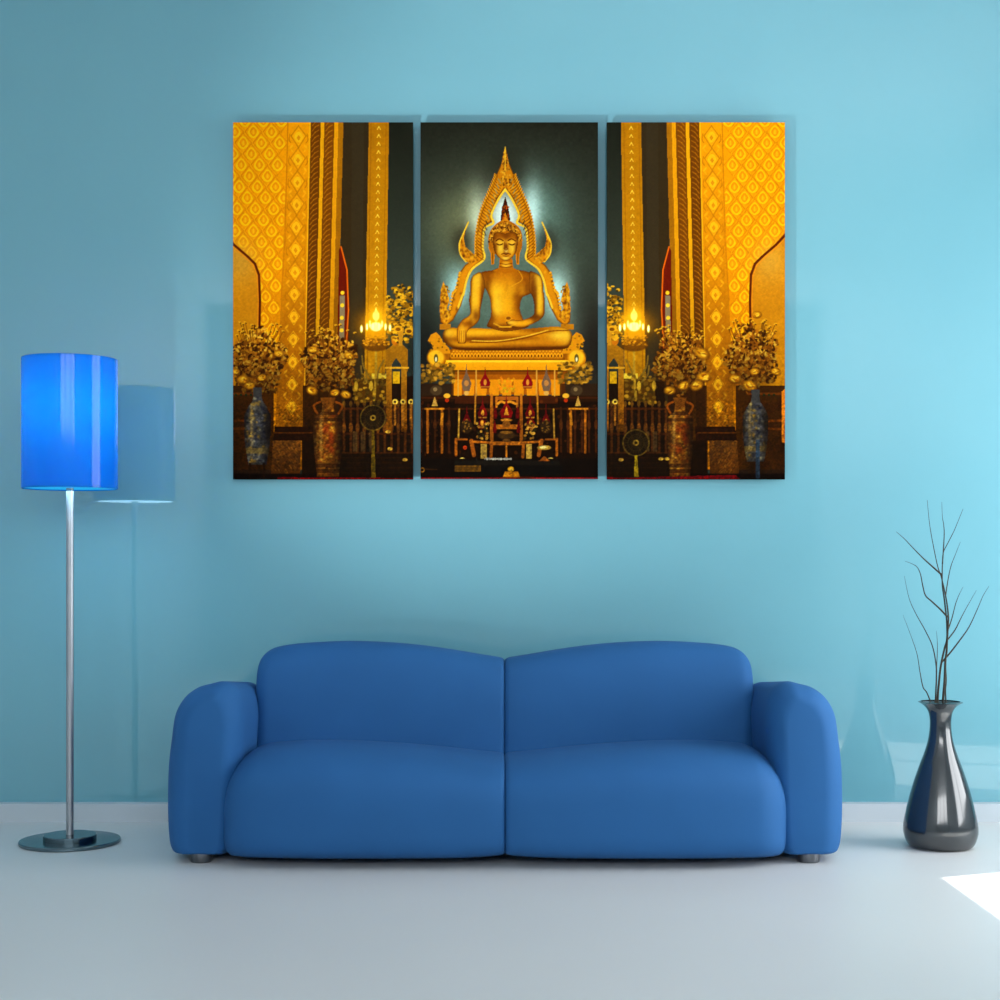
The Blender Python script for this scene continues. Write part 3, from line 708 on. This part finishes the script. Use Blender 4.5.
for u, v, a, b_, c, al in ((477,630,8,3,(134,72,4),.8),(452,690,3.6,5,(255,226,80),.95),(512,690,3.6,5,(255,222,76),.95),(480,690,1.6,6,(110,54,2),.85),(481,705,1.2,1.4,(255,236,150),.9),(478,744,3,1.8,(255,226,90),.95),(422,680,2.2,9,(110,56,2),.75),(535,680,2,9,(120,60,2),.7),(450,660,4,1.6,(255,214,70),.7),(508,660,4,1.6,(255,214,70),.7)):
    p = A(u, v); glow(p[0], p[1], a, b_, c, al, cl)
edge_shade(cl, 3, .7)
line([A(430,656),A(446,646),A(466,654)], 1.1, (120,60,2), .9, sm=True); line([A(490,654),A(508,646),A(528,656)], 1.1, (120,60,2), .9, sm=True)
line([A(434,670),A(448,676),A(464,670)], 1.0, (90,44,2), .9, sm=True); line([A(494,670),A(510,676),A(524,670)], 1.0, (90,44,2), .9, sm=True)
line([A(474,660),A(470,694),A(480,702),A(490,694)], .8, (130,70,2), .8); line([A(458,722),A(470,718),A(480,722),A(490,718),A(502,722)], 1.0, (120,56,4), .9); line([A(464,730),A(480,734),A(496,730)], .8, (150,80,4), .8)

# altar in front of the pedestal
def G(u, v): return (420+u*.18, 360+v*.18)
rect(417,603,396,482,(34,14,3)); rect(417,454,384,402,(60,30,6),.7); rect(560,603,384,402,(60,30,6),.7)
rect(455,558,396,404,(84,36,8)); 
for y in (398, 409): line([(417,y),(603,y)], 1.6, (92,42,8), .8)
for k in range(27):
    x = 421+k*7; 
    if 455 < x < 555: continue
    line([(x,408),(x,452)], 2, (88,40,10), .9); ell(x, 425, 1.8, 5, (110,56,18), .9)
for k in range(120):
    x = rng.uniform(419,600); y = rng.uniform(400,455); c = rng.uniform(0,1); ell(x, y, rng.uniform(.6,2), rng.uniform(.6,2.4), (50+c*90,22+c*46,4+c*12), .55)
for s in (0, 1):
    f = (lambda u, v: G(u, v)) if s == 0 else (lambda u, v: (lambda p: (1012.8-p[0], p[1]))(G(u, v)))
    for k in range(130):
        p = f(rng.uniform(10,190), 70+rng.uniform(-55,60)); c = rng.uniform(0,1); ell(p[0], p[1], rng.uniform(1,2.6), rng.uniform(.8,2.2), (90+c*140,70+c*110,6+c*50), .8, .5)
    p = f(90,170); ell(p[0], p[1], 6, 5, (90,70,40)); ell(p[0]-1, p[1]-1, 2, 2, (150,130,90)); p = f(82,235); poly([(p[0]-3,p[1]+4),(p[0],p[1]-6),(p[0]+3,p[1]+4)], (200,160,90)); p = f(150,200); ell(p[0], p[1], 3.4, 2.4, (240,190,60)); ell(p[0], p[1]+4.5, 2, 2, (190,50,10))
    for u in (42, 122): a = f(u,275); b2 = f(u,515); line([a, b2], 2.4, (176,98,22))
    line([f(30,272),f(130,272)], 2, (206,128,30)); line([f(125,300),f(118,360)], 2.6, (206,128,30))
    for u in (212, 312): line([f(u,60),f(u,200)], 1.5, (214,170,80), .9)
    line([f(308,190),f(305,355)], 1.7, (190,130,40)); line([f(218,275),f(214,435)], 1.7, (200,150,70)); line([f(398,195),f(396,440)], 2.6, (196,120,30))
    p = f(258,130); poly([(p[0],p[1]-20),(p[0]+1,p[1]-10),(p[0]+5,p[1]),(p[0]+3,p[1]+8),(p[0]-3,p[1]+8),(p[0]-5,p[1]),(p[0]-1,p[1]-10)], (130,104,80)); ell(p[0], p[1], 2.4, 3, (190,140,90)); ell(p[0], p[1]+10, 2.6, 2, (220,180,110))
    for (u, v, h, w) in ((362,120,16,5.4),(348,290,17,4.8),(345,345,9,4.4),(260,340,17,4.4)):
        p = f(u, v); poly([(p[0],p[1]-h),(p[0]+.8,p[1]-h*.45),(p[0]+w,p[1]+1),(p[0]+w*.8,p[1]+7),(p[0]-w*.8,p[1]+7),(p[0]-w,p[1]+1),(p[0]-.8,p[1]-h*.45)], (150,14,18) if v < 200 else (124,12,14)); ell(p[0], p[1]+1, 1.5, 3, (224,150,60)); line([(p[0]-w*.8,p[1]+5.5),(p[0]+w*.8,p[1]+5.5)], 1.2, (190,140,50))
    p = f(260,372); ell(p[0], p[1], 6, 6.5, (70,44,16)); 
    for k in range(14): ell(p[0]+rng.uniform(-4.5,4.5), p[1]+rng.uniform(-5,5), .8, .8, (170,120,50), .8)
    for k in range(26): p = f(345+rng.uniform(-32,34), 395+rng.uniform(-45,45)); ell(p[0], p[1], rng.uniform(1,2), rng.uniform(.8,1.6), ((214,160,80),(60,54,20),(180,124,50))[k % 3], .9)
    rect(*sorted((f(338,0)[0], f(370,0)[0])), G(0,468)[1], G(0,550)[1], (196,158,90))
    line([f(200,440),f(200,530)], 2.6, (180,96,22)); line([f(200,442),f(260,442)], 2, (170,90,22)); line([f(285,450),f(300,530)], 4, (176,92,24)); line([f(300,455),f(385,460)], 2.4, (190,104,26))
    p = f(250,488); ell(p[0], p[1], 2, 2, (210,60,20)); p = f(235,552); ell(p[0], p[1], 3, 1.6, (220,190,130))
p = G(480,130); 
for k in range(60): ell(p[0]+rng.uniform(-8,8), p[1]+rng.uniform(-6,9), 1.3, 1.2, (180+rng.uniform(0,75),120+rng.uniform(0,70),20), .85)
for a in ((420,205,540,225),(425,360,540,385),(385,455,585,475)): rect(G(a[0],0)[0], G(a[2],0)[0], G(0,a[1])[1], G(0,a[3])[1], (186,104,26))
for u in (425, 540): line([G(u,210),G(u,260)], 2.4, (200,120,30))
line([G(432,245),G(450,232),G(475,240),G(500,232),G(532,245)], 2.2, (230,150,40), sm=True)
for u in (400, 562): line([G(u,262),G(u,450)], 3, (170,92,22))
for u in (398, 575): line([G(u,470),G(u-4,540)], 3, (170,90,20))
line([G(480,480),G(480,540)], 1.8, (190,110,30))
p = G(480,290); poly([(p[0],p[1]-18),(p[0]+1,p[1]-9),(p[0]+6.5,p[1]),(p[0]+5,p[1]+6),(p[0]-5,p[1]+6),(p[0]-6.5,p[1]),(p[0]-1,p[1]-9)], (140,12,14)); poly([(p[0],p[1]-6),(p[0]+2.4,p[1]+3),(p[0]-2.4,p[1]+3)], (220,140,50)); ell(p[0], p[1]+8, 6, 1.5, (190,120,40)); ell(p[0], p[1]+12, 4, 3, (150,90,30))
for u in (418, 542, 415, 548): v = 300 if u in (418,542) else 380; p = G(u, v); poly([(p[0],p[1]-9),(p[0]+2,p[1]),(p[0]+1.6,p[1]+5),(p[0]-1.6,p[1]+5),(p[0]-2,p[1])], (120,12,12))
p = G(480,420); ell(p[0], p[1], 9, 3.6, (84,54,20)); ell(p[0], p[1]-3, 6.5, 1.6, (150,100,40)); ell(p[0], p[1]+5, 4, 1.6, (120,76,30))
p = G(690,488); ell(p[0], p[1], 7, 2.4, (200,160,80)); ell(p[0]-1, p[1]-.4, 3.5, 1.2, (250,230,180)); 
rect(417,603,459,482,(24,12,5)); poly([G(195,560),G(770,560),G(780,585),G(185,585)], (34,26,16)); rect(455,563,466,476,(20,15,10))
rect(G(192,0)[0], G(338,0)[0], G(0,588)[1], G(0,622)[1], (140,96,30)); rect(G(196,0)[0], G(334,0)[0], G(0,594)[1], G(0,616)[1], (116,78,24))
for k in range(14): p = G(362+k*11, 551); ell(p[0], p[1], .8, 1.3 if k % 3 else .8, (230,226,214), .85)
poly([G(660,562),G(690,535),G(722,562)], (160,84,26)); p = G(505,610); poly([(p[0]-8.5,p[1]+9),(p[0]-6,p[1]+2),(p[0]+7,p[1]+2),(p[0]+9.5,p[1]+9)], (214,132,20)); ell(p[0], p[1]-.5, 3.2, 2.6, (240,170,30)); ell(p[0]+.5, p[1]-.3, 1.4, 1, (255,220,120))
ring(*G(12,612), 2, 2, .9, (220,150,50)); line([G(18,606),G(95,610)], .9, (110,66,20), .7)
rect(417,603,478,486,(160,8,20)); rect(502,534,477,479.5,(120,40,10),.6)

# flowers, vases and fans of the outer hangings
bouquet(258,362,27,32,3,[(243,380,6),(250,386,5.5),(262,378,5),(279,354,5),(236,372,4)])
bouquet(330,362,27,30,4,[(312,391,6),(335,393,5),(346,395,5.5),(349,356,5),(313,350,5)])
bouquet(752,358,27,32,5,[(735,379,6),(750,386,7.5),(755,372,5),(776,372,5),(757,315,4.5)])
bouquet(680,362,26,30,6,[(702,354,7.5),(704,377,7),(697,386,7),(670,391,6),(684,386,6)])
tall_vase(257.5,388,465,13.5,'blue',1); tall_vase(755.5,390,462,13,'blue',2)
tall_vase(328,398,477,15,'brown',3); tall_vase(680,398,477,13.5,'brown',4)
for x in (250,264): line([(x,464),(x,480)], 2, (50,22,6))
poly([(756,440),(760,440),(760,479),(755.5,479)], (60,90,120), .8)
poly([(781.5,392),(786,388),(786,444),(782,442)], (235,130,30)); 
fan(373,418,12.5,478,(150,120,24)); fan(636,443,13,477,(196,166,30))
for x, y in ((405,460),(388,432),(390,449),(621,460),(661,459),(667,459)): ell(x, y, 2.6, 1.6, (240,186,90))
# the red carpet's edge
poly([(278,477.4),(414,478.2),(414,486),(274,486)], (168,8,16)); poly([(606,477),(620,478),(735,475),(748,486),(600,486)], (150,10,20))
# mood of the picture: deeper shade low down, carved relief in the gilding, richer golds
sidem = ((XX < 417) | (XX > 603)).astype(np.float32)
dk = 1-sidem*np.clip((YY-280)/200, 0, 1)*.34
dk *= 1-(1-sidem)*np.clip((YY-395)/20, 0, 1)*.16
hot = np.exp(-.5*(((XX-376)/14)**2+((YY-326)/14)**2))+np.exp(-.5*(((XX-634)/14)**2+((YY-326)/14)**2))
dk = dk+(1-dk)*np.clip(hot*1.3, 0, 1)
def soft_noise(cell):
    n_ = rng.normal(0, 1, (NH//cell+3, NW//cell+3)); gy_ = np.arange(NH)/cell; gx_ = np.arange(NW)/cell
    iy_, ix_ = gy_.astype(int), gx_.astype(int); fy, fx = (gy_-iy_)[:, None], (gx_-ix_)[None, :]
    return (n_[iy_][:, ix_]*(1-fy)*(1-fx)+n_[iy_][:, ix_+1]*(1-fy)*fx+n_[iy_+1][:, ix_]*fy*(1-fx)+n_[iy_+1][:, ix_+1]*fy*fx)
rel = soft_noise(2)*.6+soft_noise(4)*.6+soft_noise(24)*.35
amt = .03+.06*sidem*np.clip((YY-330)/60, 0, 1)+.13*np.clip((YY-398)/10, 0, 1)
dk *= 1+rel*amt
img *= dk[..., None]
gold = np.clip((img[..., 0]-img[..., 2])/90, 0, 1)
lum = np.clip(img.max(2)/255, 0, 1)
cur = np.interp(lum, [0,.12,.35,.6,.8,1], [0,.085,.27,.56,.86,1.06])/np.maximum(lum, 1e-3)
img *= cur[..., None]
cen = (1-sidem)*gold*np.clip((410-YY)/12, 0, 1)
img[..., 0] *= 1-.09*cen; img[..., 1] *= 1-.16*cen
img[..., 2] *= 1-.45*gold
img[..., 1] *= 1-gold*(.02+.14*np.clip(1-img[..., 0]/235, 0, 1))
# overall fine grain
img += rng.normal(0, 3.0, img.shape).astype(np.float32)*(.35+img/400)
img = np.clip(img, 0, 255)

# ------------------------------------------------------------------ three canvas hangings
def canvas_material():
    m = bpy.data.materials.new('printed_canvas'); m.use_nodes = True
    nt = m.node_tree; b_ = nt.nodes['Principled BSDF']
    at = nt.nodes.new('ShaderNodeVertexColor'); at.layer_name = 'print'
    gain = nt.nodes.new('ShaderNodeVectorMath'); gain.operation = 'SCALE'; gain.inputs['Scale'].default_value = CANVAS_GAIN
    nt.links.new(at.outputs['Color'], gain.inputs[0]); nt.links.new(gain.outputs['Vector'], b_.inputs['Base Color'])
    b_.inputs['Roughness'].default_value = .9; b_.inputs['Specular IOR Level'].default_value = .04
    return m
CANVAS_GAIN = .90
M['canvas'] = canvas_material()
M['wood'] = vary(principled('stretcher_wood', (150,120,84), rough=.7), (140,110,76), (160,130,92), 12)
DP = 5.935       # depth of the printed faces
def hanging(x0, x1, y0, y1, label):
    p0, p1 = W(x0, y1, DP), W(x1, y0, DP)
    cx, cz = (p0.x+p1.x)/2, p0.z
    w, h = p1.x-p0.x, p1.z-p0.z
    nx, ny = int(round((x1-x0)*SX)), int(round((y1-y0)*SX))
    gx = np.linspace(x0, x1, nx+1); gy = np.linspace(y1, y0, ny+1)
    ix = np.clip(((gx-X0)*SX).round().astype(int), 0, NW-1); iy = np.clip(((gy-Y0)*SX).round().astype(int), 0, NH-1)
    px, pz = np.meshgrid(np.linspace(-w/2, w/2, nx+1), np.linspace(0, h, ny+1))
    n = px.size
    co = np.stack([px.ravel(), np.zeros(n), pz.ravel()], 1)
    T = .02
    back = np.array([(-w/2,T,0),(w/2,T,0),(w/2,T,h),(-w/2,T,h)])
    co = np.vstack([co, back])
    idx = np.arange(n).reshape(ny+1, nx+1)
    q_ = np.stack([idx[:-1,:-1], idx[:-1,1:], idx[1:,1:], idx[1:,:-1]], -1).reshape(-1, 4)
    a, b_, c, d = idx[0,0], idx[0,-1], idx[-1,-1], idx[-1,0]
    ex = np.array([(n,n+1,b_,a),(n+1,n+2,c,b_),(n+2,n+3,d,c),(n+3,n,a,d),(n+3,n+2,n+1,n)])
    q_ = np.vstack([q_, ex])
    me = bpy.data.meshes.new('canvas_print')
    me.vertices.add(len(co)); me.vertices.foreach_set('co', co.ravel())
    me.loops.add(q_.size); me.loops.foreach_set('vertex_index', q_.ravel().astype(np.int32))
    me.polygons.add(len(q_)); me.polygons.foreach_set('loop_start', np.arange(0, q_.size, 4, dtype=np.int32))
    me.update(calc_edges=True)
    col = img[iy][:, ix].reshape(-1, 3)/255
    ln = np.where(col <= .04045, col/12.92, ((col+.055)/1.055)**2.4)
    rgba = np.ones((len(co), 4), np.float32); rgba[:n, :3] = ln; rgba[n:, :3] = .02
    at = me.color_attributes.new('print', 'FLOAT_COLOR', 'POINT'); at.data.foreach_set('color', rgba.ravel())
    me.materials.append(M['canvas']); me.validate()
    o = bpy.data.objects.new('canvas_print', me); C.objects.link(o); o.location = (cx, DP, cz)
    tag(o, label, 'wall art', 'temple picture split over three canvases')
    b2 = bmesh.new()   # the stretcher that holds it off the wall
    i, s, y2 = .16, .03, YW-DP-.001
    for z in (i, h-i-s): box(b2, -w/2+i, w/2-i, T, y2, z, z+s)
    for x in (-w/2+i, w/2-i-s): box(b2, x, x+s, T, y2, i+s, h-i-s)
    obj('stretcher', b2, M['wood'], o, smooth=False)
    return o
hanging(233,413,122.3,479.3,'left canvas print of gilded temple wall, blue-white vase, gold flowers and lit candelabrum')
hanging(420.5,598,122.3,478.8,'middle canvas print of seated golden statue under flame arch above altar')
hanging(607,785,122.3,479.3,'right canvas print of gilded temple wall with yellow-poled fan and gold flowers')

# ------------------------------------------------------------------ light
def light(kind, name, loc, rot=(0,0,0), **kw):
    l = bpy.data.lights.new(name, kind)
    for k, v in kw.items(): setattr(l, k, v)
    o = bpy.data.objects.new(name, l); C.objects.link(o); o.location = loc; o.rotation_euler = rot
    return o
def aim(o, target):
    o.rotation_euler = (Vector(target)-o.location).to_track_quat('-Z', 'Y').to_euler()

w = bpy.data.worlds.new('daylight'); bpy.context.scene.world = w; w.use_nodes = True
w.node_tree.nodes['Background'].inputs[0].default_value = (.86,.94,1,1)
w.node_tree.nodes['Background'].inputs[1].default_value = 1.15
sun = light('SUN', 'sun', (6,7,6), energy=9, angle=.006, color=(1,.97,.92))
sun.rotation_euler = Vector((-1,-.38,-1.55)).to_track_quat('-Z', 'Y').to_euler()
# daylight entering by the window
wl = light('AREA', 'window_daylight', (XR+.14, (WY0+WY1)/2, (WZ0+WZ1)/2), shape='RECTANGLE', size=WZ1-WZ0, size_y=WY1-WY0, energy=80, color=(.93,.97,1))
wl.rotation_euler = (0, PI/2, 0)
# added soft fill panels behind the camera, neither daylight nor room fixtures
for i, (xa, xb) in enumerate(((-2.25,-.90),(-.70,.88),(1.08,2.35))):
    fl = light('AREA', 'added_softbox_fill', ((xa+xb)/2, YF+.3, 2.75), (PI/2, 0, 0), shape='RECTANGLE', size=xb-xa, size_y=1.25, energy=116*(xb-xa)/4.2, color=(.96,.98,1))
# added low spot, placed only to throw the hangings' shadows up and right
sp_ = light('SPOT', 'added_shadow_spot', (-1.95, 2.9, .2), energy=430, spot_size=math.radians(43), spot_blend=1, shadow_soft_size=.02, color=(1,1,1))
aim(sp_, (.1, 5.99, 2.22))
bl = light('POINT', 'lamp_bulb_light', (LX, LY, 1.585), energy=5.5, shadow_soft_size=.1, color=(.8,.9,1))

dl = light('AREA', 'lamp_down_light', (LX, LY, 1.29), (0,0,0), shape='DISK', size=.32, energy=2.0, color=(.4,.75,1))
cam = bpy.data.cameras.new('camera'); co_ = bpy.data.objects.new('camera', cam); C.objects.link(co_)
co_.location = (0, 0, HC); co_.rotation_euler = (PI/2, 0, 0)
cam.sensor_width = 36; cam.lens = 54; cam.shift_y = .06; cam.clip_start = .05
sc = bpy.context.scene; sc.camera = co_
sc.view_settings.view_transform = 'Standard'; sc.view_settings.look = 'None'
sc.view_settings.exposure = 0; sc.view_settings.gamma = 1
